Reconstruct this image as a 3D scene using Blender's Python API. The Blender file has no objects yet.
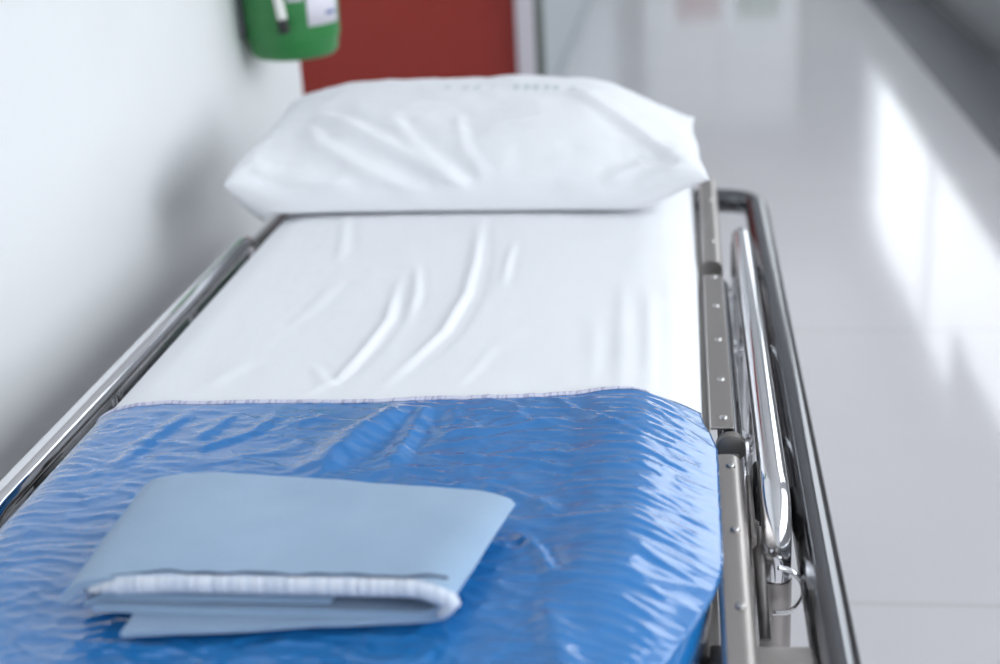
import bpy, bmesh, math
import numpy as np
from mathutils import Matrix, Vector

C = bpy.context.scene.collection
D = bpy.data
PI = math.pi
XC = -0.308                      # centre line of the trolley
MT = 0.75                        # top of the bedding
SKY = (2.4, 5.6, 8.5)            # sky radiance at the horizon, high up, and extra around the veiled sun

# ------------------------------------------------------------------ noise
_rng = np.random.RandomState(7)
_perm = _rng.permutation(512)
_ang = _rng.rand(512) * 2 * PI

def perlin(x, y):
    xi = np.floor(x).astype(int); yi = np.floor(y).astype(int)
    xf = x - xi; yf = y - yi
    def g(ix, iy, dx, dy):
        h = _perm[(ix + _perm[iy & 511]) & 511]
        a = _ang[h]
        return np.cos(a) * dx + np.sin(a) * dy
    u = xf ** 3 * (xf * (xf * 6 - 15) + 10); v = yf ** 3 * (yf * (yf * 6 - 15) + 10)
    a = g(xi, yi, xf, yf); b = g(xi + 1, yi, xf - 1, yf)
    c = g(xi, yi + 1, xf, yf - 1); d = g(xi + 1, yi + 1, xf - 1, yf - 1)
    return (a + u * (b - a)) * (1 - v) + (c + u * (d - c)) * v

def fbm(x, y, n=4):
    s = 0; a = 1
    for i in range(n):
        s = s + a * perlin(x + 17.3 * i, y + 9.1 * i); x = x * 2.03; y = y * 2.03; a *= .5
    return s

def ridged(x, y):
    return 1 - np.minimum(1, (np.sqrt(perlin(x, y) ** 2 + .0012) - .0346) * 2.6)

def sstep(a, b, x):
    t = np.clip((x - a) / (b - a), 0, 1)
    return t * t * (3 - 2 * t)

def crease(px, py, pts, amp, w, skew=0.0, taper=.25):
    """height of a fold running along a polyline; skew adds a valley on one side"""
    pts = np.array(pts, float)
    best = np.full(px.shape, 1e9); sd = np.zeros(px.shape); ta = np.zeros(px.shape)
    L = np.r_[0, np.cumsum(np.hypot(*np.diff(pts, axis=0).T))]
    for i in range(len(pts) - 1):
        a = pts[i]; b = pts[i + 1]; d = b - a; l2 = d @ d
        t = np.clip(((px - a[0]) * d[0] + (py - a[1]) * d[1]) / l2, 0, 1)
        qx = px - (a[0] + t * d[0]); qy = py - (a[1] + t * d[1])
        r = np.hypot(qx, qy)
        s = np.sign(d[0] * qy - d[1] * qx) * r
        m = r < best
        best = np.where(m, r, best); sd = np.where(m, s, sd)
        ta = np.where(m, (L[i] + t * (L[i + 1] - L[i])) / L[-1], ta)
    env = sstep(0, taper, ta) * sstep(0, taper, 1 - ta)
    return amp * env * (np.exp(-(sd / w) ** 2) - skew * np.exp(-((sd - 1.7 * w) / (1.3 * w)) ** 2))

# ------------------------------------------------------------------ materials
def mat(name, color, rough=.5, metal=0., spec=.5, coat=0., coat_rough=.05, bump=None, vary=None, sheen=0., aniso=0.):
    m = D.materials.new(name); m.use_nodes = True
    nt = m.node_tree; b = nt.nodes['Principled BSDF']
    b.inputs['Base Color'].default_value = (*color, 1)
    b.inputs['Roughness'].default_value = rough
    b.inputs['Metallic'].default_value = metal
    b.inputs['Specular IOR Level'].default_value = spec
    b.inputs['Coat Weight'].default_value = coat
    b.inputs['Coat Roughness'].default_value = coat_rough
    b.inputs['Sheen Weight'].default_value = sheen
    if name == 'blue_plastic': b.inputs['Coat IOR'].default_value = 1.54
    tc = nt.nodes.new('ShaderNodeTexCoord')
    if vary:                               # (scale xyz, second colour, low, high)
        mp = nt.nodes.new('ShaderNodeMapping'); mp.inputs['Scale'].default_value = vary[0]
        nz = nt.nodes.new('ShaderNodeTexNoise'); nz.inputs['Scale'].default_value = 1; nz.inputs['Detail'].default_value = 4
        rp = nt.nodes.new('ShaderNodeMapRange'); rp.inputs[1].default_value = vary[2]; rp.inputs[2].default_value = vary[3]
        mx = nt.nodes.new('ShaderNodeMix'); mx.data_type = 'RGBA'
        mx.inputs[6].default_value = (*color, 1); mx.inputs[7].default_value = (*vary[1], 1)
        nt.links.new(tc.outputs['Object'], mp.inputs[0]); nt.links.new(mp.outputs[0], nz.inputs['Vector'])
        nt.links.new(nz.outputs['Fac'], rp.inputs[0]); nt.links.new(rp.outputs[0], mx.inputs[0])
        nt.links.new(mx.outputs[2], b.inputs['Base Color'])
    if bump:                               # (scale xyz, strength, distance, detail)
        mp = nt.nodes.new('ShaderNodeMapping'); mp.inputs['Scale'].default_value = bump[0]
        nz = nt.nodes.new('ShaderNodeTexNoise'); nz.inputs['Scale'].default_value = 1; nz.inputs['Detail'].default_value = bump[3]
        bp = nt.nodes.new('ShaderNodeBump'); bp.inputs['Strength'].default_value = bump[1]; bp.inputs['Distance'].default_value = bump[2]
        nt.links.new(tc.outputs['Object'], mp.inputs[0]); nt.links.new(mp.outputs[0], nz.inputs['Vector'])
        nt.links.new(nz.outputs['Fac'], bp.inputs['Height']); nt.links.new(bp.outputs[0], b.inputs['Normal'])
    return m

M = {}
M['wall'] = mat('painted_plaster', (.74, .75, .76), .55, spec=.3, bump=((9, 9, 9), .25, .01, 5), vary=((3, 1.3, 2.2), (.69, .70, .71), .5, .75))
M['wall_far'] = mat('pale_blue_paint', (.45, .485, .51), .4, bump=((9, 9, 9), .2, .01, 3))
M['ceiling'] = mat('white_ceiling_paint', (.80, .80, .80), .8, bump=((30, 30, 30), .1, .01, 3))
M['skirt'] = mat('grey_skirting', (.30, .30, .29), .45, bump=((20, 20, 20), .1, .01, 2))
M['wainscot'] = mat('lower_grey_wall', (.42, .42, .42), .45, bump=((25, 25, 25), .3, .01, 4))
M['cotton'] = mat('white_cotton', (.83, .84, .865), .85, spec=.2, sheen=.12, bump=((900, 900, 900), .14, .002, 2))
M['blue'] = mat('blue_plastic', (.014, .170, .47), .20, spec=.5, coat=.85, coat_rough=.08, bump=((60, 170, 110), .24, .003, 5))
M['hem'] = mat('white_stitching', (.66, .66, .78), .8, bump=((500, 500, 500), .5, .002, 1), vary=((260, 40, 40), (.46, .46, .60), .52, .6))
M['towel'] = mat('pale_blue_cloth', (.32, .445, .60), .95, spec=.1, sheen=.25, bump=((700, 700, 700), .35, .003, 3), vary=((14, 14, 14), (.29, .415, .57), .4, .7))
M['towelhem'] = mat('white_ribbed_hem', (.72, .76, .84), .9, spec=.1, bump=((260, 20, 20), .7, .004, 1), vary=((170, 8, 8), (.60, .66, .76), .45, .6))
M['thread'] = mat('navy_overlock_thread', (.05, .075, .14), .9)
M['chrome'] = mat('polished_chrome', (.80, .80, .82), .09, 1.)
M['steel'] = mat('dark_polished_steel', (.17, .174, .185), .15, 1., bump=((60, 900, 60), .03, .002, 2))
M['plate'] = mat('satin_steel_plate', (.45, .42, .40), .36, 1., bump=((400, 400, 400), .05, .001, 2))
M['screwsteel'] = mat('grey_screw_steel', (.50, .49, .48), .34, 1.)
M['darksteel'] = mat('dark_steel', (.17, .16, .155), .45, .6)
M['capsteel'] = mat('dull_grey_cap', (.22, .205, .19), .5, .3)
M['black'] = mat('black_plastic', (.012, .012, .013), .35)
M['navy'] = mat('navy_vinyl', (.012, .035, .085), .4, bump=((300, 300, 300), .1, .002, 2))
M['red'] = mat('red_door_paint', (.33, .031, .021), .42, bump=((14, 14, 14), .1, .01, 3))
M['alu'] = mat('pale_jamb_paint', (.66, .63, .68), .4, 0.)
M['gasket'] = mat('grey_green_gasket', (.10, .12, .105), .6)
M['green'] = mat('green_plastic', (.03, .21, .055), .38, bump=((60, 60, 60), .06, .004, 2))
M['label'] = mat('white_label', (.80, .78, .86), .6)
M['ink'] = mat('blue_ink', (.05, .12, .36), .6)
M['penwhite'] = mat('white_pen_plastic', (.78, .78, .74), .35)
M['rubber'] = mat('grey_rubber', (.12, .12, .12), .7)
M['white'] = mat('white_enamel', (.78, .79, .80), .4)
M['redplastic'] = mat('red_seat_plastic', (.42, .06, .05), .4)
M['greenplastic'] = mat('green_seat_plastic', (.07, .26, .08), .4)
M['doorgrey'] = mat('grey_door_paint', (.20, .20, .21), .5)

def floor_mat(name, c1, c2, rough):
    m = D.materials.new(name); m.use_nodes = True
    nt = m.node_tree; b = nt.nodes['Principled BSDF']; N = nt.nodes.new; L = nt.links.new
    tc = N('ShaderNodeTexCoord')
    br = N('ShaderNodeTexBrick'); br.offset = 0; br.squash = 1
    br.inputs['Scale'].default_value = 1; br.inputs['Brick Width'].default_value = 1.3; br.inputs['Row Height'].default_value = 1.3
    br.inputs['Mortar Size'].default_value = .006; br.inputs['Mortar Smooth'].default_value = .6
    mp = N('ShaderNodeMapping'); mp.inputs['Location'].default_value = (-.15, -.085, 0)
    L(tc.outputs['Object'], mp.inputs[0]); L(mp.outputs[0], br.inputs['Vector'])
    nz = N('ShaderNodeTexNoise'); nz.inputs['Scale'].default_value = 260; nz.inputs['Detail'].default_value = 3
    nb = N('ShaderNodeTexNoise'); nb.inputs['Scale'].default_value = 1.4; nb.inputs['Detail'].default_value = 4
    L(tc.outputs['Object'], nz.inputs['Vector']); L(tc.outputs['Object'], nb.inputs['Vector'])
    ad = N('ShaderNodeMath'); ad.operation = 'ADD'; L(nz.outputs['Fac'], ad.inputs[0]); L(nb.outputs['Fac'], ad.inputs[1])
    rp = N('ShaderNodeMapRange'); rp.inputs[1].default_value = .75; rp.inputs[2].default_value = 1.25; L(ad.outputs[0], rp.inputs[0])
    mx = N('ShaderNodeMix'); mx.data_type = 'RGBA'; mx.inputs[6].default_value = (*c1, 1); mx.inputs[7].default_value = (*c2, 1)
    L(rp.outputs[0], mx.inputs[0])
    m2 = N('ShaderNodeMix'); m2.data_type = 'RGBA'; m2.inputs[7].default_value = (c1[0] * .80, c1[1] * .82, c1[2] * .80, 1)
    L(br.outputs['Fac'], m2.inputs[0]); L(mx.outputs[2], m2.inputs[6]); L(m2.outputs[2], b.inputs['Base Color'])
    b.inputs['Roughness'].default_value = rough
    b.inputs['Specular IOR Level'].default_value = .5
    nw = N('ShaderNodeTexNoise'); nw.inputs['Scale'].default_value = 5; nw.inputs['Detail'].default_value = 2
    L(tc.outputs['Object'], nw.inputs['Vector'])
    bp = N('ShaderNodeBump'); bp.inputs['Strength'].default_value = .06; bp.inputs['Distance'].default_value = .01
    L(nw.outputs['Fac'], bp.inputs['Height']); L(bp.outputs[0], b.inputs['Normal'])
    return m
M['floor'] = floor_mat('polished_terrazzo', (.73, .715, .735), (.69, .675, .70), .085)
M['border'] = mat('dark_grey_border', (.19, .195, .21), .22, bump=((6, 6, 6), .05, .01, 2))

def glass_mat():
    m = D.materials.new('window_glass'); m.use_nodes = True
    nt = m.node_tree; nt.nodes.remove(nt.nodes['Principled BSDF'])
    t = nt.nodes.new('ShaderNodeBsdfTransparent'); g = nt.nodes.new('ShaderNodeBsdfGlossy'); g.inputs['Roughness'].default_value = .02
    mx = nt.nodes.new('ShaderNodeMixShader'); o = nt.nodes['Material Output']
    mx.inputs[0].default_value = .05; nt.links.new(t.outputs[0], mx.inputs[1]); nt.links.new(g.outputs[0], mx.inputs[2])
    nt.links.new(mx.outputs[0], o.inputs[0])
    return m
M['glass'] = glass_mat()
def frosted_mat():
    m = D.materials.new('frosted_glass'); m.use_nodes = True
    nt = m.node_tree; nt.nodes.remove(nt.nodes['Principled BSDF'])
    t = nt.nodes.new('ShaderNodeBsdfTranslucent'); t.inputs[0].default_value = (.40, .405, .41, 1)
    nt.links.new(t.outputs[0], nt.nodes['Material Output'].inputs[0]); return m
M['frosted'] = frosted_mat()  # panes of the added end window

# ------------------------------------------------------------------ objects
ORG = {}
def obj(name, verts, faces, m, parent=None, smooth=False, kind=None, label=None):
    me = D.meshes.new(name)
    v = np.asarray(verts, float).reshape(-1, 3)
    o = D.objects.new(name, me); C.objects.link(o)
    if parent is not None:
        org = ORG[parent.name]; o.parent = parent; ORG[o.name] = org
    else:
        org = np.array([v[:, 0].mean(), v[:, 1].mean(), v[:, 2].min()]); o.location = org; ORG[o.name] = org
    v = v - org
    me.from_pydata(v.tolist(), [], [list(f) for f in faces]); me.update()
    bm = bmesh.new(); bm.from_mesh(me); bmesh.ops.recalc_face_normals(bm, faces=bm.faces); bm.to_mesh(me); bm.free()
    me.materials.append(M[m] if isinstance(m, str) else m)
    if smooth is True:
        for p in me.polygons: p.use_smooth = True
    elif smooth:
        for p in me.polygons: p.use_smooth = True
        me.set_sharp_from_angle(angle=math.radians(smooth))
    if kind: o['kind'] = kind
    if label: o['label'] = label
    return o

def empty(name, loc, label, cat, group=None):
    o = D.objects.new(name, None); C.objects.link(o); o.location = loc; o.empty_display_size = .05
    ORG[o.name] = np.array(loc, float); tag(o, label, cat, group)
    return o

def tag(o, label, cat, group=None):
    o['label'] = label; o['category'] = cat
    if group: o['group'] = group
    return o

def box(x0, x1, y0, y1, z0, z1, bev=0., seg=2):
    bm = bmesh.new(); bmesh.ops.create_cube(bm, size=1)
    for v in bm.verts:
        v.co = Vector(((x0 + x1) / 2 + v.co.x * (x1 - x0), (y0 + y1) / 2 + v.co.y * (y1 - y0), (z0 + z1) / 2 + v.co.z * (z1 - z0)))
    if bev: bmesh.ops.bevel(bm, geom=list(bm.edges), offset=bev, segments=seg, profile=.5, affect='EDGES')
    bm.verts.index_update()
    r = ([tuple(v.co) for v in bm.verts], [[v.index for v in f.verts] for f in bm.faces]); bm.free()
    return r

def join(*parts):
    V = []; F = []
    for v, f in parts:
        n = len(V); V += list(map(tuple, v)); F += [[i + n for i in q] for q in f]
    return V, F

def fillet(path, rad, seg=8):
    P = [np.array(p, float) for p in path]; out = [P[0]]
    for i in range(1, len(P) - 1):
        a = P[i - 1] - P[i]; b = P[i + 1] - P[i]
        r = min(rad, np.linalg.norm(a) * .49, np.linalg.norm(b) * .49)
        p0 = P[i] + a / np.linalg.norm(a) * r; p1 = P[i] + b / np.linalg.norm(b) * r
        for t in np.linspace(0, 1, seg):
            out.append((1 - t) ** 2 * p0 + 2 * t * (1 - t) * P[i] + t * t * p1)
    out.append(P[-1]); return out

def tube(path, r, n=20, cap=True, dome=0.):
    P = [np.array(p, float) for p in path]; T = []
    for i in range(len(P)):
        t = P[min(i + 1, len(P) - 1)] - P[max(i - 1, 0)]; T.append(t / np.linalg.norm(t))
    u = np.cross(T[0], [0, 0, 1.]);
    if np.linalg.norm(u) < .1: u = np.cross(T[0], [1., 0, 0])
    u /= np.linalg.norm(u)
    rings = []
    if dome:
        for k in (0, .5, .8): rings.append((P[0] - T[0] * dome * (1 - k) ** .5 * r, r * max(.05, math.sin(math.acos(1 - k) if k else 0.05)), T[0]))
    for p, t in zip(P, T): rings.append((p, r, t))
    if dome:
        for k in (.8, .5, 0): rings.append((P[-1] + T[-1] * dome * (1 - k) ** .5 * r, r * max(.05, math.sin(math.acos(1 - k) if k else 0.05)), T[-1]))
    V = []; F = []
    for p, rr, t in rings:
        u = u - t * (u @ t); u /= np.linalg.norm(u); w = np.cross(t, u)
        for k in range(n):
            a = 2 * PI * k / n; V.append(p + rr * (math.cos(a) * u + math.sin(a) * w))
    for i in range(len(rings) - 1):
        for k in range(n):
            F.append([i * n + k, i * n + (k + 1) % n, (i + 1) * n + (k + 1) % n, (i + 1) * n + k])
    if cap: F.append(list(range(n))); F.append([(len(rings) - 1) * n + k for k in range(n)])
    return V, F

def lathe(prof, c, n=40, axis='z'):
    """prof: (r, h) pairs"""
    V = []; F = []
    for r, h in prof:
        for k in range(n):
            a = 2 * PI * k / n
            p = (r * math.cos(a), r * math.sin(a), h)
            if axis == 'x': p = (h, p[0], p[1])
            if axis == 'y': p = (p[0], h, p[1])
            V.append((c[0] + p[0], c[1] + p[1], c[2] + p[2]))
    for i in range(len(prof) - 1):
        for k in range(n):
            F.append([i * n + k, i * n + (k + 1) % n, (i + 1) * n + (k + 1) % n, (i + 1) * n + k])
    F.append(list(range(n))); F.append([(len(prof) - 1) * n + k for k in range(n)])
    return V, F

def grid_faces(nu, nv, off=0, wrap_u=False):
    F = []
    for i in range(nu - (0 if wrap_u else 1)):
        for j in range(nv - 1):
            a = i * nv + j; b = ((i + 1) % nu) * nv + j
            F.append([a + off, a + 1 + off, b + 1 + off, b + off])
    return F

def prism(poly, y0, y1):
    """poly: (x,z) outline extruded along y"""
    n = len(poly)
    V = [(x, y0, z) for x, z in poly] + [(x, y1, z) for x, z in poly]
    F = [[i, (i + 1) % n, (i + 1) % n + n, i + n] for i in range(n)] + [list(range(n)), list(range(n, 2 * n))]
    return V, F

def struct(name, vf, m, **k):
    return obj(name, vf[0], vf[1], m, kind='structure', **k)

# ================================================================== THE CORRIDOR
XL, XR, H = -.85, 1.55, 2.75
Y0, Y1 = -2.5, 17.0
struct('floor', box(-1.75, XR - .40, Y0 - .1, Y1 + .1, -.1, 0), 'floor')
struct('trim_1', box(XR - .40, XR + .15, Y0 - .1, Y1 + .1, -.1, 0), 'border')
struct('ceiling', box(-1.75, XR + .15, Y0 - .1, Y1 + .1, H, H + .1), 'ceiling')
struct('wall_left', box(XL - .15, XL, Y0, 3.04, 0, H, .004, 2), 'wall')
struct('wall_alcove', box(-1.75, -1.60, 3.04, 5.65, 0, H), 'wall')
struct('wall_far_left', box(-.75, -.60, 5.50, Y1, 0, H, .004, 2), 'wall_far')
struct('wall_lintel', box(-1.60, -.75, 5.50, 5.65, 2.12, H), 'wall')
struct('wall_back', box(-1.75, XR + .15, Y0 - .1, Y0, 0, H), 'wall')
struct('wall_front', box(-.75, XR + .15, Y1, Y1 + .1, 0, .95), 'wall')
struct('wall_front_upper', box(-.75, XR + .15, Y1, Y1 + .1, 2.62, H), 'wall')
struct('wall_front_pier', box(-.75, -.50, Y1, Y1 + .1, .95, 2.62), 'wall')
struct('wall_front_pier', box(1.40, XR + .15, Y1, Y1 + .1, .95, 2.62), 'wall')
# alcove side behind the left wall end
struct('wall_alcove_return', box(-1.75, XL - .15, 2.90, 3.04, 0, H), 'wall')

# right wall with two banks of windows
WIN = [(-2.3, 2.5), (3.1, 5.7), (6.1, 12.2)]
ZS, ZT = .86, 2.45
struct('wall_right', box(XR, XR + .15, Y0, Y1, 0, ZS), 'wainscot')
struct('wall_right_upper', box(XR, XR + .15, Y0, Y1, ZT, H), 'wall')
prev = Y0
for k, (a, b) in enumerate(WIN + [(Y1, Y1)]):
    struct('wall_right_pier', box(XR, XR + .15, prev, a, ZS, ZT), 'wall'); prev = b
struct('baseboard_right', box(XR - .018, XR, Y0, Y1, 0, .06, .004), 'skirt')
struct('baseboard_left', box(XL, XL + .015, Y0, 3.04, 0, .08, .004), 'skirt')
struct('baseboard_far_left', box(-.60, -.585, 5.60, Y1, 0, .08, .004), 'wall_far')
for k, (a, b) in enumerate(WIN):
    w = D.objects.new('window_%d' % (k + 1), None); C.objects.link(w); w.location = (XR + .08, (a + b) / 2, ZS); w['kind'] = 'structure'
    ORG[w.name] = np.array(w.location)
    x0, x1 = XR + .06, XR + .09
    obj('window_sill', *box(XR - .03, XR + .13, a, b, ZS, ZS + .025, .004), 'white', w)
    obj('window_frame', *box(x0, x1, a, b, ZT - .05, ZT, .004), 'white', w)
    n = max(1, round((b - a) / 2.5))
    for i in range(n + 1):
        y = a + (b - a) * i / n
        y0 = min(max(y - .02, a), b - .04)
        obj('mullion', *box(x0, x1, y0, y0 + .04, ZS + .025, ZT - .05, .004), 'white', w)
    for i in range(n):
        ya = a + (b - a) * i / n + .03; yb = a + (b - a) * (i + 1) / n - .03
        obj('pane', *box(XR + .073, XR + .077, ya, yb, ZS + .025, ZT - .05), 'glass', w)

wf = D.objects.new('window_4', None); C.objects.link(wf); wf.location = (.45, Y1 + .05, .95); wf['kind'] = 'structure'  # unseen end window, added to brighten the far floor and its reflections
ORG[wf.name] = np.array(wf.location)
obj('window_frame', *join(box(-.50, -.46, Y1 + .02, Y1 + .06, .95, 2.62), box(1.36, 1.40, Y1 + .02, Y1 + .06, .95, 2.62), box(.46, .47, Y1 + .03, Y1 + .05, .95, 2.62)), 'white', wf)
for a, b in ((-.46, .46), (.47, 1.36)):
    obj('pane', *box(a, b, Y1 + .038, Y1 + .044, .95, 2.62), 'frosted', wf)
# two unseen blinds added in the last window bank to trim its floor reflection
for a, b, z in ((6.12, 8.0, 1.80), (8.06, 10.0, 2.22)):
    obj('added_blind', *join(box(XR + .035, XR + .038, a, b, z, ZT - .03), box(XR + .030, XR + .043, a, b, z - .018, z, .003)), 'white', w)

# red door at the end of the alcove, its pale jamb and grey gasket
struct('door_1', box(-1.598, -.640, 5.46, 5.50, .005, 2.10, .004), 'red')
j = struct('trim_2', box(-.640, -.570, 5.40, 5.50, 0, 2.12, .004), 'alu')
struct('trim_3', box(-.570, -.540, 5.42, 5.50, 0, 2.12, .003), 'gasket')

# far end door and seats that colour the reflections in the floor
struct('trim_4', box(-.45, 1.35, Y1 - .03, Y1, .10, .90, .004), 'doorgrey')

# ================================================================== TROLLEY
HEAD, FOOT = 2.47, .42
bed = empty('hospital_trolley', (XC, 1.45, 0), 'wheeled hospital trolley with polished steel frame and side rails beside the white wall', 'stretcher')

def mirror(vf):
    v, f = vf
    return [(2 * XC - p[0], p[1], p[2]) for p in v], [list(reversed(q)) for q in f]

def both(name, vf, m, parent=bed, smooth=35, label=None):
    a = obj(name, *vf, m, parent, smooth, label=label)
    b = obj(name, *mirror(vf), m, parent, smooth, label=label)
    return a, b

# bumper bar running right round the trolley
bx = .128; bz = .635
p = [(bx, 1.3, bz), (bx, HEAD, bz), (-.729, HEAD, bz), (-.729, FOOT, bz), (bx, FOOT, bz), (bx, 1.3, bz)]
obj('bumper_bar', *tube(fillet(p, .075, 12), .021, 28, cap=False), 'steel', bed, True, label='thick dark polished bumper tube running round the trolley')

# long rails under the mattress and the deck
both('frame_tube', tube([(.012, FOOT + .06, .612), (.012, HEAD - .02, .612)], .018, 16), 'darksteel')
for y in (.55, 1.03, 1.75, 2.40):
    obj('cross_tube', *box(2 * XC - .02, .02, y - .015, y + .015, .575, .60, .004), 'darksteel', bed, 35)
obj('deck', *box(-.605, -.003, FOOT + .05, HEAD - .03, .638, .648, .003), 'darksteel', bed)

# three articulated sections: a side tube with a flat steel plate on top
def section(y0, y1, zt, x0, x1, screws, big=False, tilt=0.):
    for mir in (False, True):
        g = (lambda q: mirror(q)) if mir else (lambda q: q)
        def tl(vf):
            v, f = vf
            return [(a - (.020 if mir else 0), b, c + tilt * (b - y0) - (.038 if mir else 0)) for a, b, c in v], f
        if big:
            prof = [(x0, zt - .045), (x0, zt - .003), (x0 + .003, zt)]
            for k in range(7):
                a = PI / 2 * (1 - k / 6); prof.append((x1 - .013 + .013 * math.cos(a), zt - .013 + .013 * math.sin(a)))
            prof.append((x1, zt - .045))
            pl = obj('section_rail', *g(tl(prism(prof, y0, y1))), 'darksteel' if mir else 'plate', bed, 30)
        else:
            tb = obj('section_tube', *g(tl(tube([(x1 - .004, y0 - .012, zt - .019), (x1 - .004, y1, zt - .019)], .0135, 24))), 'steel', bed, 40)
            obj('tube_end_cap', *g(tl(lathe([(.012, y0 - .018), (.0160, y0 - .016), (.0160, y0 - .004)], (x1 - .004, 0, zt - .019), 24, 'y'))), 'capsteel', bed, 30)
            bm_ = box(x0, x1, y0, y1, zt - .004, zt, .0015, 1)
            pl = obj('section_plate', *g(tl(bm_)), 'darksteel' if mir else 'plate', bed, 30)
        for y in screws:
            xm = (x0 + x1) / 2 + .002
            hd = [(.0005, .0034), (.0028, .0032), (.0042, .0022), (.0048, .0004), (.0048, -.001)]
            obj('screw', *g(tl(lathe(hd, (xm, y, zt), 16))), 'screwsteel', pl, 40)
section(1.915, 2.33, .706, .026, .055, (2.0, 2.2), big=True, tilt=.03)
section(1.372, 1.872, .700, .0265, .0525, (1.395, 1.50, 1.625, 1.745, 1.862))
section(FOOT + .06, 1.306, .700, .029, .058, (.72, 1.02, 1.15, 1.28), big=True)
# hinge knuckles between the sections
for y in (1.893, 1.332):
    both('hinge_knuckle', lathe([(.002, -.010), (.008, -.010), (.009, -.008), (.009, .008), (.008, .010), (.002, .010)], (.046, y, .678), 24, 'x'), 'darksteel')

# folded side rails: an inverted U of chrome tube with posts, lower bar, latch and wire ring
rx = .087
for mir in (False, True):
    g = mirror if mir else (lambda q: q)
    ye = 1.135 if mir else 1.195
    pth = fillet([(rx, 2.10, .45), (rx, 2.10, .695), (rx, 1.75, .695)], .05, 12)[:-1] + fillet([(rx, 1.75, .695), (rx, ye + .005, .695), (rx, ye, .585)], .085, 18)
    rail = obj('side_rail', *g(tube(pth, .0145, 24)), 'chrome', bed, 60, label='polished chrome side rail tube along the trolley')
    obj('rail_end_post', *g(tube([(rx, ye, .622), (rx, ye - .005, .40)], .0152, 24)), 'plate', rail, 60)
    obj('rail_lower_bar', *g(tube([(rx, 1.206, .47), (rx, 2.085, .47)], .010, 16)), 'chrome', rail, 60)
    for y in (1.50, 1.79):
        obj('rail_post', *g(tube([(rx - .006, y, .475), (rx - .006, y, .683)], .007, 14)), 'chrome', rail, 60)
    # lever linkage inside the rail
    obj('link_bar', *g(tube([(.066, 1.24, .60), (.066, 2.03, .62)], .006, 12)), 'chrome', rail, 60)
    for y in (1.30, 1.50, 1.79, 1.98):
        obj('link_bolt', *g(lathe([(.002, -.007), (.009, -.006), (.010, -.002), (.010, .004), (.005, .005), (.005, .010)], (.066, y, .625), 14, 'x')), 'chrome', rail, 40)
    obj('link_plate', *g(box(.0625, .0685, 1.20, 1.33, .50, .665, .002)), 'plate', rail, 35)
    obj('latch_block', *g(box(.070, .104, 1.295, 1.355, .615, .672, .008, 3)), 'black', rail, 35, label='black plastic latch under the rail')
    obj('latch_lever', *g(tube(fillet([(.070, 1.23, .655), (.070, 1.16, .64), (.073, 1.12, .60)], .03), .0055, 12)), 'darksteel', rail, 50)
    for y, z in ((1.19, .60), (1.19, .585), (1.165, .60)):
        obj('latch_bolt', *g(lathe([(.003, -.006), (.006, -.004), (.006, .006), (.003, .008)], (.074, y - .004, z), 12, 'y')), 'chrome', rail, 40)
    ring = [(rx, 1.17, .648)] + [(rx + .003 + .021 * math.sin(a), 1.172 - .003 * a, .624 + .022 * math.cos(a)) for a in np.linspace(.25, 2.9, 12)] + [(rx - .004, 1.165, .601)]
    obj('wire_ring', *g(tube(ring, .0026, 10)), 'chrome', rail, 60, label='bent chrome wire ring on the rail post')
# brackets that carry the bumper
for y in (.55, 1.035):
    both('bumper_bracket', join(box(.020, .128, y - .018, y + .018, .612, .640, .003)), 'plate')
# undercarriage
both('base_tube', tube([(-.06, .60, .20), (-.06, 2.30, .20)], .022, 18), 'darksteel')
for y in (.60, 2.30):
    obj('base_cross_tube', *tube([(2 * XC + .06, y, .20), (-.06, y, .20)], .022, 18), 'darksteel', bed, 40)
for y in (1.0, 1.95):
    col_ = obj('lift_column', *lathe([(.07, .18), (.07, .40), (.06, .405)], (XC, y, 0), 28), 'white', bed, 40)
    obj('lift_piston', *lathe([(.035, .40), (.035, .60)], (XC, y, 0), 24), 'chrome', col_, 40)
    obj('column_bearer', *box(-.56, -.05, y - .04, y + .04, .18, .20, .004), 'darksteel', bed, 35)
for y in (.60, 2.30):
    for s in (-.06, 2 * XC + .06):
        w = obj('caster_wheel', *lathe([(.03, -.018), (.070, -.018), (.075, -.010), (.075, .010), (.070, .018), (.03, .018)], (s, y, .075), 28, 'x'), 'rubber', bed, 40)
        obj('caster_fork', *join(box(s - .03, s - .022, y - .02, y + .02, .07, .185, .003), box(s + .022, s + .03, y - .02, y + .02, .07, .185, .003), box(s - .03, s + .03, y - .02, y + .02, .165, .19, .003)), 'steel', w, 35)

# ================================================================== BEDDING
# cross-section of the mattress as (u -> x, z, normal); u = arc length from the top centre
def section_profile(hw, top, bottom, rx_=.092, rz_=.05, crown=.004, tuck=0.):
    pts = []
    for x in np.linspace(0, hw - rx_, 60): pts.append((x, top - crown * (x / (hw - rx_)) ** 2))
    for a in np.linspace(PI / 2, 0, 50)[1:]:
        pts.append((hw - rx_ + rx_ * math.cos(a), top - crown - rz_ + rz_ * math.sin(a)))
    z1 = top - crown - rz_
    if tuck:
        for a in np.linspace(0, 1, 12)[1:]: pts.append((hw - tuck * (a * a * (3 - 2 * a)), z1 - .018 * a))
        z1 -= .018
    for z in np.linspace(z1, bottom, 20)[1:]: pts.append((hw - tuck, z))
    return np.array(pts)

HW = .324
def taper(y):
    return .036 * np.clip((1.08 - y) / .20, 0, 1) ** 1.5

# the right shoulder is broad and soft, the left one bulges out over the frame
PRS = {1: section_profile(HW, .742, .655), -1: section_profile(.327, .742, .655, .045, .016, .004, .019)}
PUS = {k: np.r_[0, np.cumsum(np.hypot(*np.diff(p, axis=0).T))] for k, p in PRS.items()}
UMAX = PUS[1][-1]; UMIN = PUS[-1][-1]
PTS = {k: (np.gradient(p[:, 0], PUS[k]), np.gradient(p[:, 1], PUS[k])) for k, p in PRS.items()}

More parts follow.
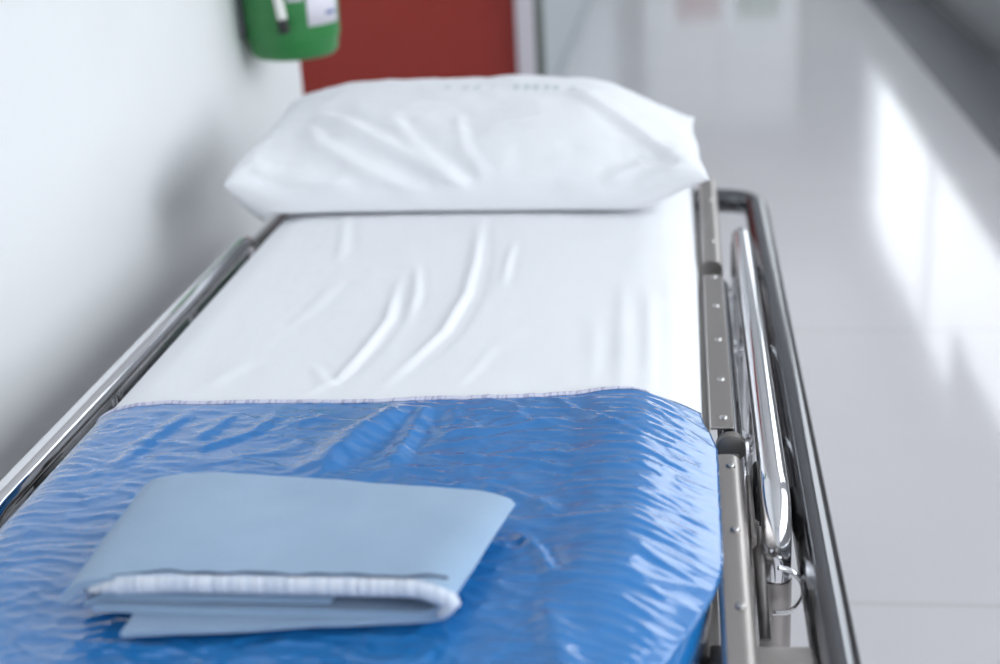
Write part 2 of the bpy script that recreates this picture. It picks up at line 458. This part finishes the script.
def on_bed(u, y, off):
    """point at arc position u, length y, pushed out by off"""
    au = np.abs(u); right = u >= 0
    def it(sel): return np.where(right, np.interp(au, PUS[1], sel(1)), np.interp(au, PUS[-1], sel(-1)))
    x = it(lambda k: PRS[k][:, 0]); z = it(lambda k: PRS[k][:, 1])
    tx = it(lambda k: PTS[k][0]); tz = it(lambda k: PTS[k][1]); n = np.hypot(tx, tz) + 1e-9
    s = np.where(right, 1, -1)
    nx, nz = -tz / n, tx / n
    k = x / HW
    return XC + s * (x - taper(y) * k + nx * off), y, z + nz * off

# mattress (closed body)
nu = 260
u = np.linspace(-UMIN, UMAX, nu); ys = np.linspace(FOOT + .03, HEAD - .03, 60)
U, Yg = np.meshgrid(u, ys, indexing='ij')
X_, Y_, Z_ = on_bed(U, Yg, np.zeros_like(U))
V = np.stack([X_, Y_, Z_], -1).reshape(-1, 3).tolist(); F = grid_faces(nu, len(ys))
ny = len(ys)
F += [[i * ny for i in range(nu)], [i * ny + ny - 1 for i in range(nu)]]
F += [[jj, jj + 1, (nu - 1) * ny + jj + 1, (nu - 1) * ny + jj] for jj in range(ny - 1)]
# close the underside
mt = obj('mattress', V, F, 'navy', None, True)
mt.data.set_sharp_from_angle(angle=math.radians(40))
tag(mt, 'thin navy vinyl trolley mattress under the white sheet, seen at its right foot side', 'mattress')

def sheet(name, u, ys, offfun, m, yfun=None, thick=.0008):
    U, Yg = np.meshgrid(u, ys, indexing='ij')
    Yw = yfun(U, Yg) if yfun else Yg
    off = offfun(U, Yw)
    X_, Y_, Z_ = on_bed(U, Yw, off)
    V = np.stack([X_, Y_, Z_], -1).reshape(-1, 3)
    o = obj(name, V, grid_faces(len(u), len(ys)), m, None, True)
    sm = o.modifiers.new('thickness', 'SOLIDIFY'); sm.thickness = thick; sm.offset = 1 if False else 0
    return o

def U_of(x):          # arc position of a point at world x on the top
    return x - XC

def hem_y(U):
    x = U + XC
    y = np.interp(x, [-.70, -.63, -.56, -.45, -.30, -.15, -.047, .02, .08], [1.305, 1.315, 1.326, 1.325, 1.326, 1.343, 1.364, 1.365, 1.352])
    return y + .002 * np.sin(x * 40)

def white_off(U, Y):
    x, y = U + XC, Y
    h = .0042 + .0010 * fbm(U * 7, Y * 5, 3) + .0006 * fbm(U * 30 + 5, Y * 12, 2)
    W = [
        ([(-.305, 2.06), (-.302, 1.956), (-.287, 1.811), (-.280, 1.672), (-.288, 1.54), (-.325, 1.397), (-.340, 1.32)], .0052, .0075, .7),
        ([(-.382, 1.77), (-.375, 1.674), (-.365, 1.583), (-.372, 1.49), (-.386, 1.397), (-.430, 1.33)], .0044, .0065, .6),
        ([(-.371, 1.82), (-.346, 1.674), (-.338, 1.55)], .0026, .006, .5),
        ([(-.243, 1.91), (-.241, 1.80), (-.235, 1.68)], .0024, .006, .5),
        ([(-.533, 2.08), (-.50, 1.92), (-.478, 1.79)], .0024, .008, .5),
        ([(-.047, 1.75), (-.041, 1.53), (-.036, 1.31)], .0022, .008, .5),
        ([(-.022, 1.95), (-.016, 1.65), (-.010, 1.33)], .0016, .008, .4),
        ([(-.083, 1.80), (-.074, 1.56), (-.066, 1.31)], .0018, .009, .5),
        ([(-.110, 1.62), (-.104, 1.48), (-.100, 1.36)], .0012, .008, .5),
        ([(-.22, 1.52), (-.235, 1.42), (-.26, 1.34)], .0010, .007, .5),
        ([(-.46, 1.75), (-.475, 1.62), (-.50, 1.52)], .0010, .009, .5),
        ([(-.43, 1.45), (-.40, 1.39), (-.37, 1.36)], .0016, .006, .4),
        ([(-.50, 1.47), (-.545, 1.36)], .0016, .012, .4),
    ]
    for p_, a, w, sk in W: h = h + crease(x, y, p_, a, w, sk, .4)
    # soft drape folds along the right shoulder
    sh = sstep(.20, .27, U) * sstep(.36, .30, U)
    h = h + sh * .0012 * np.sin(Y * 38 + 3 * fbm(U * 6, Y * 4, 2)) * sstep(1.2, 1.5, Y)
    h = np.maximum(h, .0025); fl = sstep(.275, .310, np.abs(U))
    h = h * (1 - fl) + .0028 * fl
    cover = sstep(.030, .008, Y - hem_y(U))                # pressed flat under the plastic
    return h * (1 - cover) + .0028 * cover

wu = np.r_[np.linspace(-UMIN, -.30, 50)[:-1], np.linspace(-.30, UMAX, 190)]
ws = sheet('bed_sheet', wu, np.linspace(FOOT + .02, HEAD - .02, 470), white_off, 'cotton')
tag(ws, 'white cotton sheet stretched over the trolley mattress, softly wrinkled in the middle', 'sheet')

# blue plastic sheet over the foot half
def blue_off(U, Y):
    x, y = U + XC, Y
    edge = sstep(0, .05, hem_y(U) - Y)           # flat next to the hem
    right = sstep(.17, .30, U)
    h = .0085 + .002 * fbm(U * 6 + 3, Y * 6, 3)
    wx = U + .02 * fbm(U * 9, Y * 9, 2); wy = Y + .015 * fbm(U * 11 + 4, Y * 8 + 2, 2)
    r1 = ridged(wx * 10, wy * 32 + wx * 6); r2 = ridged(wx * 16 + 31, wy * 56 - wx * 9 + 8); r3 = ridged(wx * 28 + 11, wy * 44 + 5)
    cr = .0022 * r1 ** 4 + .0014 * r2 ** 4 + .0010 * r3 ** 4
    cr = cr * (.52 + .33 * sstep(-.20, .0, U)) + .0008 * fbm(wx * 12 + 60, wy * 45, 3)
    h = h + cr * (.55 + .6 * edge) * (1 - .35 * right)
    # closely spaced ripples running across the right shoulder
    ph = Y * 430 + 5.5 * fbm(U * 8 + 12, Y * 10, 3) + U * 26
    h = h + (.00022 + .0007 * sstep(.14, .24, U) * (1 - .85 * sstep(.275, .305, U))) * np.sin(ph) * (.4 + .8 * np.abs(perlin(U * 11 + 2, Y * 20)))
    h = h + right * .0020 * fbm(U * 9 + 40, Y * 34 + 7, 3)
    L = [
        ([(-.285, 1.325), (-.325, 1.24), (-.36, 1.15)], .0095, .017, .35),
        ([(-.265, 1.325), (-.275, 1.26), (-.283, 1.16)], .0050, .010, .5),
        ([(-.150, 1.058), (-.120, 1.02), (-.098, .975)], .0050, .006, .4),
        ([(-.147, 1.35), (-.085, 1.275), (-.048, 1.235)], .0030, .005, .4),
        ([(-.26, 1.24), (-.18, 1.262), (-.115, 1.290)], .0026, .005, .3),
        ([(-.24, 1.20), (-.16, 1.19), (-.09, 1.165)], .0026, .006, .3),
        ([(-.20, 1.15), (-.12, 1.10), (-.07, 1.09)], .0022, .006, .3),
        ([(-.52, 1.31), (-.545, 1.24), (-.56, 1.16)], .0030, .009, .4),
        ([(-.47, 1.30), (-.50, 1.22)], .0024, .008, .4),
        ([(-.42, 1.30), (-.44, 1.25), (-.50, 1.20)], .0026, .007, .4),
        ([(-.10, .95), (-.07, .88), (-.05, .80)], .0040, .012, .4),
    ]
    for p_, a, w, sk in L: h = h + crease(x, y, p_, a, w, sk)
    # the right hand edge hangs loose and billows out a little
    h = .0085 + (h - .0085) * (1 - .7 * sstep(.275, .305, U))
    h = np.maximum(h, .0065); fl = sstep(.302, .330, np.abs(U))
    return h * (1 - fl) + .0066 * fl

bu = np.r_[np.linspace(-UMIN + .012, -.33, 60)[:-1], np.linspace(-.33, UMAX - .012, 270)]
bt = np.linspace(0, 1, 360) ** .9
def blue_y(U, T):
    hy = hem_y(U); return hy - T * (hy - (FOOT + .05))
U, Tg = np.meshgrid(bu, bt, indexing='ij')
Yw = blue_y(U, Tg)
X_, Y_, Z_ = on_bed(U, Yw, np.zeros_like(U))
# over the right shoulder the stiff plastic slopes off straight and juts out a little
xs = -.108 + (U - .20) / .108 * (.0295 + .108)
zs = .7460 - .55 * ((xs + .045) + np.sqrt((xs + .045) ** 2 + .010 ** 2)) / 2
jut = sstep(.19, .23, U) * sstep(.320, .306, U) * sstep(.80, 1.06, Yw) * (.50 + .50 * sstep(0, .08, hem_y(U) - Yw))
X_ = X_ * (1 - jut) + (xs - taper(Yw)) * jut; Z_ = Z_ * (1 - jut) + zs * jut
Pb = np.stack([X_, Y_, Z_], -1)
nb_ = np.stack(on_bed(U, Yw, np.ones_like(U)), -1) - np.stack(on_bed(U, Yw, np.zeros_like(U)), -1)
Pb = Pb + nb_ * blue_off(U, Yw)[..., None]
bs = obj('plastic_sheet', Pb.reshape(-1, 3), grid_faces(len(bu), len(bt)), 'blue', None, True)
sm = bs.modifiers.new('thickness', 'SOLIDIFY'); sm.thickness = .0004; sm.offset = 0
tag(bs, 'shiny creased blue plastic sheet covering the foot half of the trolley', 'sheet')
# stitched white hem along its upper edge (part of the blue sheet)
sel = (bu > -.33) & (bu < .262)
V = []; pth = Pb[sel, 0, :]
for i, (a, b, c) in enumerate(pth):
    e = 1 - .6 * sstep(len(pth) - 25, len(pth) - 1, i)
    for k in range(8):
        t = 2 * PI * k / 8; V.append((a, b + .0015 + .0040 * e * math.cos(t), c + .0004 + .0020 * e * math.sin(t)))
F = [[i * 8 + k, i * 8 + (k + 1) % 8, (i + 1) * 8 + (k + 1) % 8, (i + 1) * 8 + k] for i in range(len(pth) - 1) for k in range(8)]
F += [list(range(8)), [(len(pth) - 1) * 8 + k for k in range(8)]]
obj('hem', V, F, 'hem', bs, True, label='thin white stitched hem')

# ------------------------------------------------------------------ pillow
PXC, PHX, PYC, PHY = -.343, .381, 2.212, .198
_t = np.linspace(-1, 1, 400)
_h = .088 * np.maximum(0, 1 - np.abs(_t) ** 3) ** .5
_v = np.r_[0, np.cumsum(np.hypot(np.diff(_t) * PHY, np.diff(_h)))]
def girth(t): return np.interp(t, _t, _v)            # distance over the pillow from its near seam

def pillow_pts(s, t, side):
    X_ = PXC + PHX * s * (1 - .035 * (1 - np.abs(t) ** 2.5))
    Y_ = PYC + PHY * t * (1 - .07 * (1 - np.abs(s) ** 2.5)) - .012 * s
    X_ = X_ - .018 * sstep(.7, 1, s) * sstep(0, 1, t)
    zm = .772 + .031 * (t + 1) - .028 * sstep(.5, 1, s) * sstep(-.6, 1, t) + .030 * sstep(.65, 1, s) * sstep(.0, -1, t)
    zm = zm + .030 * sstep(-.7, -1, s) * sstep(.4, -1, t)
    X_ = X_ + .014 * sstep(-.8, -1, s)
    ps = np.where(s < 0, np.maximum(0, 1 - np.abs(s) ** 6.0) ** .50, np.maximum(0, 1 - np.abs(s) ** 3.4) ** .60)
    prof = ps * np.maximum(0, (1 - np.abs(t) ** 3.0)) ** .50
    T0 = .090 * (1 - .30 * sstep(.45, 1., s)) * (1 - .20 * sstep(-.4, -1, s))
    if side > 0:
        return X_, Y_, zm + prof * T0, prof
    low = np.maximum(0, 1 - np.abs(s) ** 14) ** .5 * np.maximum(0, 1 - np.abs(t) ** 7) ** .5
    lf = sstep(-.5, -.8, s)
    Z_ = zm - (prof * (1 - lf) + low * lf) * .075
    return X_, Y_, np.maximum(Z_, .7535 - .026 * sstep(-.640, -.67, X_)), prof

# folds: (s, t) polylines on the pillow, height, width, valley
PW = [
    ([(-.72, -.12), (-.43, -.59), (-.18, -.86), (.02, -.985), (.08, -1)], .0075, .013, .7),
    ([(-.72, -.30), (-.60, -.69), (-.43, -.88), (-.20, -.985), (-.05, -1)], .0075, .013, .7),
    ([(-.34, -.38), (-.19, -.74), (-.03, -.94), (.08, -.995)], .0055, .012, .6),
    ([(-.04, -.31), (.02, -.79), (.13, -.98)], .0026, .010, .6),
    ([(.40, .22), (.57, -.11), (.75, -.46), (.90, -.83), (.98, -.95)], .0100, .016, -.55),
    ([(.57, -.97), (.74, -.86), (.84, -.89), (.94, -.92)], .0045, .011, .6),
    ([(-.92, -.85), (-.70, -.93), (-.40, -.99)], .0040, .012, .5),
]
ns, nt_ = 220, 170
def cosgrid(n): return -np.cos(np.linspace(0, PI, n)) * .5 + np.linspace(-1, 1, n) * .5
s_ = cosgrid(ns); t_ = cosgrid(nt_)
S, T = np.meshgrid(s_, t_, indexing='ij')
xa, ya_, za, pr_ = pillow_pts(S, T, 1)
P3 = np.stack([xa, ya_, za], -1)
nrm = np.cross(np.gradient(P3, axis=0), np.gradient(P3, axis=1)); nrm /= np.linalg.norm(nrm, axis=-1, keepdims=True) + 1e-12
nrm *= np.sign(nrm[..., 2:3] + 1e-9) * 1.0
wv = .0045 * fbm(S * 2.7 + 4, girth(T) * 9, 3) + .0014 * fbm(S * 9 + 9, girth(T) * 30, 3)
for p_, a, wd, k_ in PW:
    wv = wv + crease(S * PHX, girth(T), [(q[0] * PHX, float(girth(q[1]))) for q in p_], a, wd, k_, .2)
# short puckers running in from the right hand seam
wv = wv + .0022 * sstep(.72, .95, S) * np.sin(girth(T) * 190 + 3 * fbm(S * 5, T * 3, 2))
fade = np.minimum(1, pr_ * 3.5)
A = (P3 + nrm * (wv * fade)[..., None]).reshape(-1, 3)
B = np.stack(pillow_pts(S, T, -1)[:3], -1).reshape(-1, 3)
lowz = np.where(A[:, 0] > -.640, .7535, .728)
A[:, 2] = np.maximum(A[:, 2], lowz)
idx = np.arange(ns * nt_).reshape(ns, nt_)
VB = []; off = len(A); bmap = np.zeros(ns * nt_, int)
for i in range(ns):
    for j2 in range(nt_):
        k = idx[i, j2]
        if i in (0, ns - 1) or j2 in (0, nt_ - 1): bmap[k] = k
        else: bmap[k] = off + len(VB); VB.append(B[k])
F = grid_faces(ns, nt_); F += [[int(bmap[q]) for q in reversed(f)] for f in grid_faces(ns, nt_)]
pl = obj('pillow', np.vstack([A, np.array(VB)]), F, 'cotton', None, True)
tag(pl, 'plump white pillow in a cotton case lying across the head of the trolley', 'pillow')
# faint worn laundry print along the top, stored per vertex and read by its cotton material
pm = M['cotton'].copy(); pm.name = 'printed_white_cotton'; pl.data.materials[0] = pm
PRINT = [(-.115, .23), (-.03, .215), (.02, .21), (.09, .2), (.20, .19), (.245, .19), (.285, .19), (.335, .19), (.375, .18), (.45, .17)]
ink = np.zeros(len(pl.data.vertices)); i0 = np.zeros(S.shape)
for k, (a, b) in enumerate(PRINT):
    wgt = (.5, .5, .8, .25, .8, .9, .9, .9, .9, .6)[k]
    i0 = np.maximum(i0, wgt * np.exp(-((S - a) * PHX / .0055) ** 4 - ((T - b) * PHY / .013) ** 4))
ink[:ns * nt_] = i0.ravel()
att = pl.data.attributes.new('ink', 'FLOAT', 'POINT'); att.data.foreach_set('value', ink)
nt = pm.node_tree; an = nt.nodes.new('ShaderNodeAttribute'); an.attribute_name = 'ink'
mx = nt.nodes.new('ShaderNodeMix'); mx.data_type = 'RGBA'; mx.inputs[6].default_value = nt.nodes['Principled BSDF'].inputs['Base Color'].default_value
mx.inputs[7].default_value = (.50, .58, .58, 1)
nt.links.new(an.outputs['Fac'], mx.inputs[0]); nt.links.new(mx.outputs[2], nt.nodes['Principled BSDF'].inputs['Base Color'])

# ------------------------------------------------------------------ folded towel
tw_o = empty('folded_towel', (-.32, .98, .756), 'pale blue folded cloth with a white hem lying on the blue plastic sheet', 'towel')
zb = .7635
def ribbon(path, th, ya, yb, name, m, skew=None, ny=14, parent=tw_o, bulge=0.):
    """thick cloth layer: (x,z) centre line swept along y from ya to yb"""
    P = np.array(fillet([(a, 0, b) for a, b in path], .012, 6))[:, [0, 2]]
    # resample
    L = np.r_[0, np.cumsum(np.hypot(*np.diff(P, axis=0).T))]
    q = np.linspace(0, L[-1], max(20, int(L[-1] / .006)))
    P = np.stack([np.interp(q, L, P[:, 0]), np.interp(q, L, P[:, 1])], -1)
    tn = np.gradient(P, axis=0); tn /= np.linalg.norm(tn, axis=1)[:, None]; nn = np.stack([-tn[:, 1], tn[:, 0]], -1)
    n = len(P); ring = []
    k = 6
    outline = []
    for i in range(n): outline.append(P[i] + nn[i] * th / 2)
    for a in np.linspace(PI / 2, -PI / 2, k + 2)[1:-1]: outline.append(P[-1] + th / 2 * (math.cos(a) * tn[-1] + math.sin(a) * nn[-1]))
    for i in reversed(range(n)): outline.append(P[i] - nn[i] * th / 2)
    for a in np.linspace(-PI / 2, PI / 2, k + 2)[1:-1]: outline.append(P[0] + th / 2 * (-math.cos(a) * tn[0] + math.sin(a) * nn[0]))
    O = np.array(outline); m_ = len(O)
    V = []
    vv = np.linspace(0, 1, ny)
    for j3, v in enumerate(vv):
        for o_ in O:
            x = o_[0]; z = o_[1]
            y0_ = ya(x) if callable(ya) else ya; y1_ = yb(x) if callable(yb) else yb
            y = y0_ + (y1_ - y0_) * v
            xx = x + (skew(x, v) if skew else 0)
            q_ = min(1, max(0, (x + .42) / .24))
            V.append((xx, y, zb - .006 + (z - zb + .006) * (1 - .36 * v * q_)))
    F = []
    for j3 in range(ny - 1):
        for i in range(m_):
            F.append([j3 * m_ + i, j3 * m_ + (i + 1) % m_, (j3 + 1) * m_ + (i + 1) % m_, (j3 + 1) * m_ + i])
    # end caps as quads between the two sides
    V = np.array(V)
    V[:, 2] += .0024 * fbm(V[:, 0] * 8, V[:, 1] * 8, 3) + .0006 * fbm(V[:, 0] * 40, V[:, 1] * 40, 2)
    for base in (0, (ny - 1) * m_):
        F.append([base + i for i in range(m_)])
    o = obj(name, V, F, m, parent, 60)
    return o
sk = lambda x, v: (.030 * v) * np.clip((x + .47) / .28, 0, 1) + (-.003 * v) * np.clip((-.19 - x) / .28, 0, 1)
front = lambda x: .893 + .012 * (x + .33)
back = lambda x: 1.070 - .02 * max(0, x + .46)
# outer layer: top, U-turn on the right, underside
ribbon([(-.486, zb + .012), (-.474, zb + .0245), (-.45, zb + .0300), (-.40, zb + .0325), (-.20, zb + .0305), (-.176, zb + .017), (-.192, zb + .0035), (-.30, zb + .0035), (-.462, zb + .0045)], .0065, front, back, 'cloth', 'towel', sk)
# inner layers turned back at the left, stopping short of the fold on the right
ribbon([(-.458, zb + .0115), (-.38, zb + .0120), (-.275, zb + .0112)], .0062, lambda x: front(x) + .006, back, 'inner_fold', 'towel', sk)
ribbon([(-.472, zb + .0115), (-.458, zb + .0205), (-.444, zb + .0185), (-.40, zb + .0225), (-.30, zb + .0205)], .0050, lambda x: front(x) + .012, lambda x: back(x) - .002, 'inner_fold', 'towel', sk)
ribbon([(-.470, zb + .0070), (-.452, zb + .0150), (-.438, zb + .0225)], .0030, lambda x: front(x) + .002, lambda x: 1.0, 'inner_fold', 'towel', None, 8)
# lowest flap poking out at the front
ribbon([(-.430, zb - .0022), (-.30, zb - .0022), (-.190, zb - .0018)], .0048, lambda x: .866 + .135 * max(0, x + .430), lambda x: 1.0, 'lower_flap', 'towel', None, 10)
# white hem roll along the front of the top layer and round the turn
hp = fillet([(-.462, 0, zb + .0255), (-.43, 0, zb + .0295), (-.40, 0, zb + .0310), (-.20, 0, zb + .0295), (-.174, 0, zb + .017), (-.186, 0, zb + .006)], .012, 8)
V = []; n8 = 12
for i, q in enumerate(hp):
    a = np.array(hp[max(i - 1, 0)]); b = np.array(hp[min(i + 1, len(hp) - 1)]); t = (b - a) / np.linalg.norm(b - a)
    nrm = np.array([-t[2], 0, t[0]])
    e = min(1, i / 2 + .25) * (1 if i < len(hp) - 4 else .6)
    for k in range(n8):
        an = 2 * PI * k / n8
        V.append(np.array([q[0], front(q[0]) - .001 + .0055 * math.cos(an), q[2] - .002]) + nrm * (.0074 * e * math.sin(an)))
F = [[i * n8 + k, i * n8 + (k + 1) % n8, (i + 1) * n8 + (k + 1) % n8, (i + 1) * n8 + k] for i in range(len(hp) - 1) for k in range(n8)]
F += [list(range(n8)), [(len(hp) - 1) * n8 + k for k in range(n8)]]
obj('hem', V, F, 'towelhem', tw_o, True, label='thick white ribbed hem')
# dark overlocked edge showing between the hem and the top of the cloth
ed = []
for x in np.linspace(-.466, -.180, 60):
    ed.append((x, front(x) + .0050 + .0012 * math.sin(x * 90) + .0008 * math.sin(x * 217), np.interp(x, [-.462, -.44, -.40, -.20], [zb + .0295, zb + .0335, zb + .0358, zb + .0338]) + .0004 * math.sin(x * 150)))
obj('overlock_edge', *tube(ed, .0012, 8, True, 1.), 'thread', tw_o, True, label='dark navy overlocked edge')

# ================================================================== GREEN CONTAINER ON THE WALL
gc = (-.757, 2.68)
bn = empty('wall_container', (gc[0], gc[1], .88), 'green plastic container hung on the white wall, with a white label and a pen', 'container')
R0 = .086
prof = [(.001, .886), (R0 - .018, .882), (R0 - .010, .884), (R0 - .003, .890), (R0, .897), (R0 + .001, .912), (R0 + .004, .918), (R0 + .0055, .924), (R0 + .010, 1.06), (R0 + .014, 1.16), (R0 + .018, 1.165), (R0 + .018, 1.18), (R0 + .010, 1.18), (R0 + .004, 1.06), (R0 - .004, .93), (R0 - .012, .895), (.001, .892)]
prof = [(a, b + .006) for a, b in prof]
obj('container_body', *lathe(prof, (*gc, 0), 64), 'green', bn, 35)
obj('wall_bracket', *box(XL, XL + .012, gc[1] - .05, gc[1] + .05, .93, 1.14, .003), 'steel', bn)
def bin_r(z): return np.interp(z, [.924, 1.06], [R0 + .0055, R0 + .010])
def bin_patch(a0, a1, z0, z1, th=.0008, n=16):
    V = []; F = []
    for i in range(n):
        a = a0 + (a1 - a0) * i / (n - 1)
        for z in (z0, z1):
            for d in (.0003, th):
                r = bin_r(z) + d; V.append((gc[0] + r * math.cos(a), gc[1] + r * math.sin(a), z))
    for i in range(n - 1):
        b = i * 4; c = b + 4
        F += [[b + 1, c + 1, c + 3, b + 3], [b, b + 2, c + 2, c], [b, c, c + 1, b + 1], [b + 2, b + 3, c + 3, c + 2]]
    F += [[0, 1, 3, 2], [(n - 1) * 4 + q for q in (0, 2, 3, 1)]]
    return V, F
rad = math.radians
lb = obj('sticker', *bin_patch(rad(-56), rad(-6), .954, 1.06), 'label', bn, True, label='white paper label with a blue mark')
obj('printed_mark', *bin_patch(rad(-30), rad(-12), .972, .978, .0014, 8), 'ink', lb, True)
obj('sticker', *bin_patch(rad(-78), rad(-60), 1.003, 1.06), 'label', bn, True, label='small white paper label')
pn_a = rad(-99); 
def on_bin(a, z, d): r = bin_r(z) + d; return (gc[0] + r * math.cos(a), gc[1] + r * math.sin(a), z)
pen = empty('marker_pen', on_bin(rad(-84), .950, .008), 'white marker pen with a black cap clipped upright to the green container', 'pen')
obj('barrel', *tube([on_bin(rad(-84), .972, .0105), on_bin(rad(-91), 1.09, .0105)], .0092, 18), 'penwhite', pen, 60)
obj('cap', *tube([on_bin(rad(-83), .948, .0112), on_bin(rad(-84), .974, .0112)], .0105, 18), 'black', pen, 60, label='black cap')

# seats far down the corridor, seen only in the shine of the floor
def seat(x, y, m, lab):
    s = empty('waiting_seat', (x, y, 0), lab, 'chair', 'seats at the far end of the corridor')
    obj('seat', *box(x - .21, x + .21, y - .2, y + .2, .43, .46, .012, 3), m, s, 40)
    obj('backrest', *box(x - .21, x + .21, y + .19, y + .22, .46, .82, .012, 3), m, s, 40)
    for a in (-.18, .18):
        for b in (-.17, .17):
            obj('leg', *tube([(x + a, y + b, 0), (x + a, y + b, .435)], .012, 12), 'steel', s, 60)
seat(.15, 13.6, 'redplastic', 'red plastic seat at the far end of the corridor')
seat(.72, 13.6, 'greenplastic', 'green plastic seat at the far end of the corridor')

# ================================================================== LIGHT
w = D.worlds.new('daylight'); bpy.context.scene.world = w; w.use_nodes = True
bg = w.node_tree.nodes['Background']; bg.inputs[0].default_value = (.90, .95, 1.0, 1)
# overcast sky: brighter towards the zenith, and brightest where the low sun hides behind the cloud
N = w.node_tree.nodes.new; LK = w.node_tree.links.new
tcw = N('ShaderNodeTexCoord'); sx = N('ShaderNodeSeparateXYZ')
mrw = N('ShaderNodeMapRange'); mrw.inputs[1].default_value = -.05; mrw.inputs[2].default_value = .7
mrw.inputs[3].default_value = SKY[0]; mrw.inputs[4].default_value = SKY[1]
LK(tcw.outputs['Generated'], sx.inputs[0]); LK(sx.outputs['Z'], mrw.inputs[0])
sun = Vector((1, -.30, .17)).normalized()
dt = N('ShaderNodeVectorMath'); dt.operation = 'DOT_PRODUCT'; dt.inputs[1].default_value = sun
nm = N('ShaderNodeVectorMath'); nm.operation = 'NORMALIZE'; LK(tcw.outputs['Generated'], nm.inputs[0]); LK(nm.outputs[0], dt.inputs[0])
p1 = N('ShaderNodeMath'); p1.operation = 'MAXIMUM'; p1.inputs[1].default_value = 0; LK(dt.outputs['Value'], p1.inputs[0])
p2 = N('ShaderNodeMath'); p2.operation = 'POWER'; p2.inputs[1].default_value = 38; LK(p1.outputs[0], p2.inputs[0])
p3 = N('ShaderNodeMath'); p3.operation = 'MULTIPLY_ADD'; p3.inputs[1].default_value = SKY[2]; LK(p2.outputs[0], p3.inputs[0]); LK(mrw.outputs[0], p3.inputs[2])
LK(p3.outputs[0], bg.inputs[1])
for k, (a, b) in enumerate(WIN):
    l = D.lights.new('window_portal', 'AREA'); l.shape = 'RECTANGLE'; l.size = b - a; l.size_y = ZT - ZS; l.cycles.is_portal = True
    o = D.objects.new('window_portal', l); C.objects.link(o)
    o.location = (XR + .12, (a + b) / 2, (ZS + ZT) / 2); o.rotation_euler = (PI / 2, 0, PI / 2)

# ================================================================== CAMERA
cam = D.cameras.new('camera'); co = D.objects.new('camera', cam); C.objects.link(co)
Rm = Matrix(((0.991, 0.006, 0.132), (0.120, 0.366, -0.923), (-0.054, 0.931, 0.362)))
f_ = 1389.
def cray(x, y): return np.array([(x - 500) / f_, -(y - 332) / f_, -1.])
yd = cray(681, -219); yd /= np.linalg.norm(yd)
a_ = np.cross(yd, [0, 1, 0]); a_ /= np.linalg.norm(a_); b_ = np.cross(a_, yd)
al = -.0069
up = math.cos(al) * b_ + math.sin(al) * a_; xd = np.cross(yd, up)
Rm = Matrix((tuple(xd), tuple(yd), tuple(up)))
co.matrix_world = Matrix.Translation((0, 0, 1.35)) @ Rm.to_4x4()
cam.sensor_width = 36; cam.lens = 36 * f_ / 1000; cam.clip_start = .02; cam.clip_end = 100
cam.dof.use_dof = True; cam.dof.focus_distance = 1.46; cam.dof.aperture_fstop = 2.8
sc = bpy.context.scene; sc.camera = co
sc.view_settings.view_transform = 'Standard'; sc.view_settings.look = 'None'
sc.view_settings.gamma = 1; sc.view_settings.use_curve_mapping = False
sc.view_settings.exposure = -.22
sc.cycles.max_bounces = 10; sc.cycles.diffuse_bounces = 6; sc.cycles.use_denoising = True
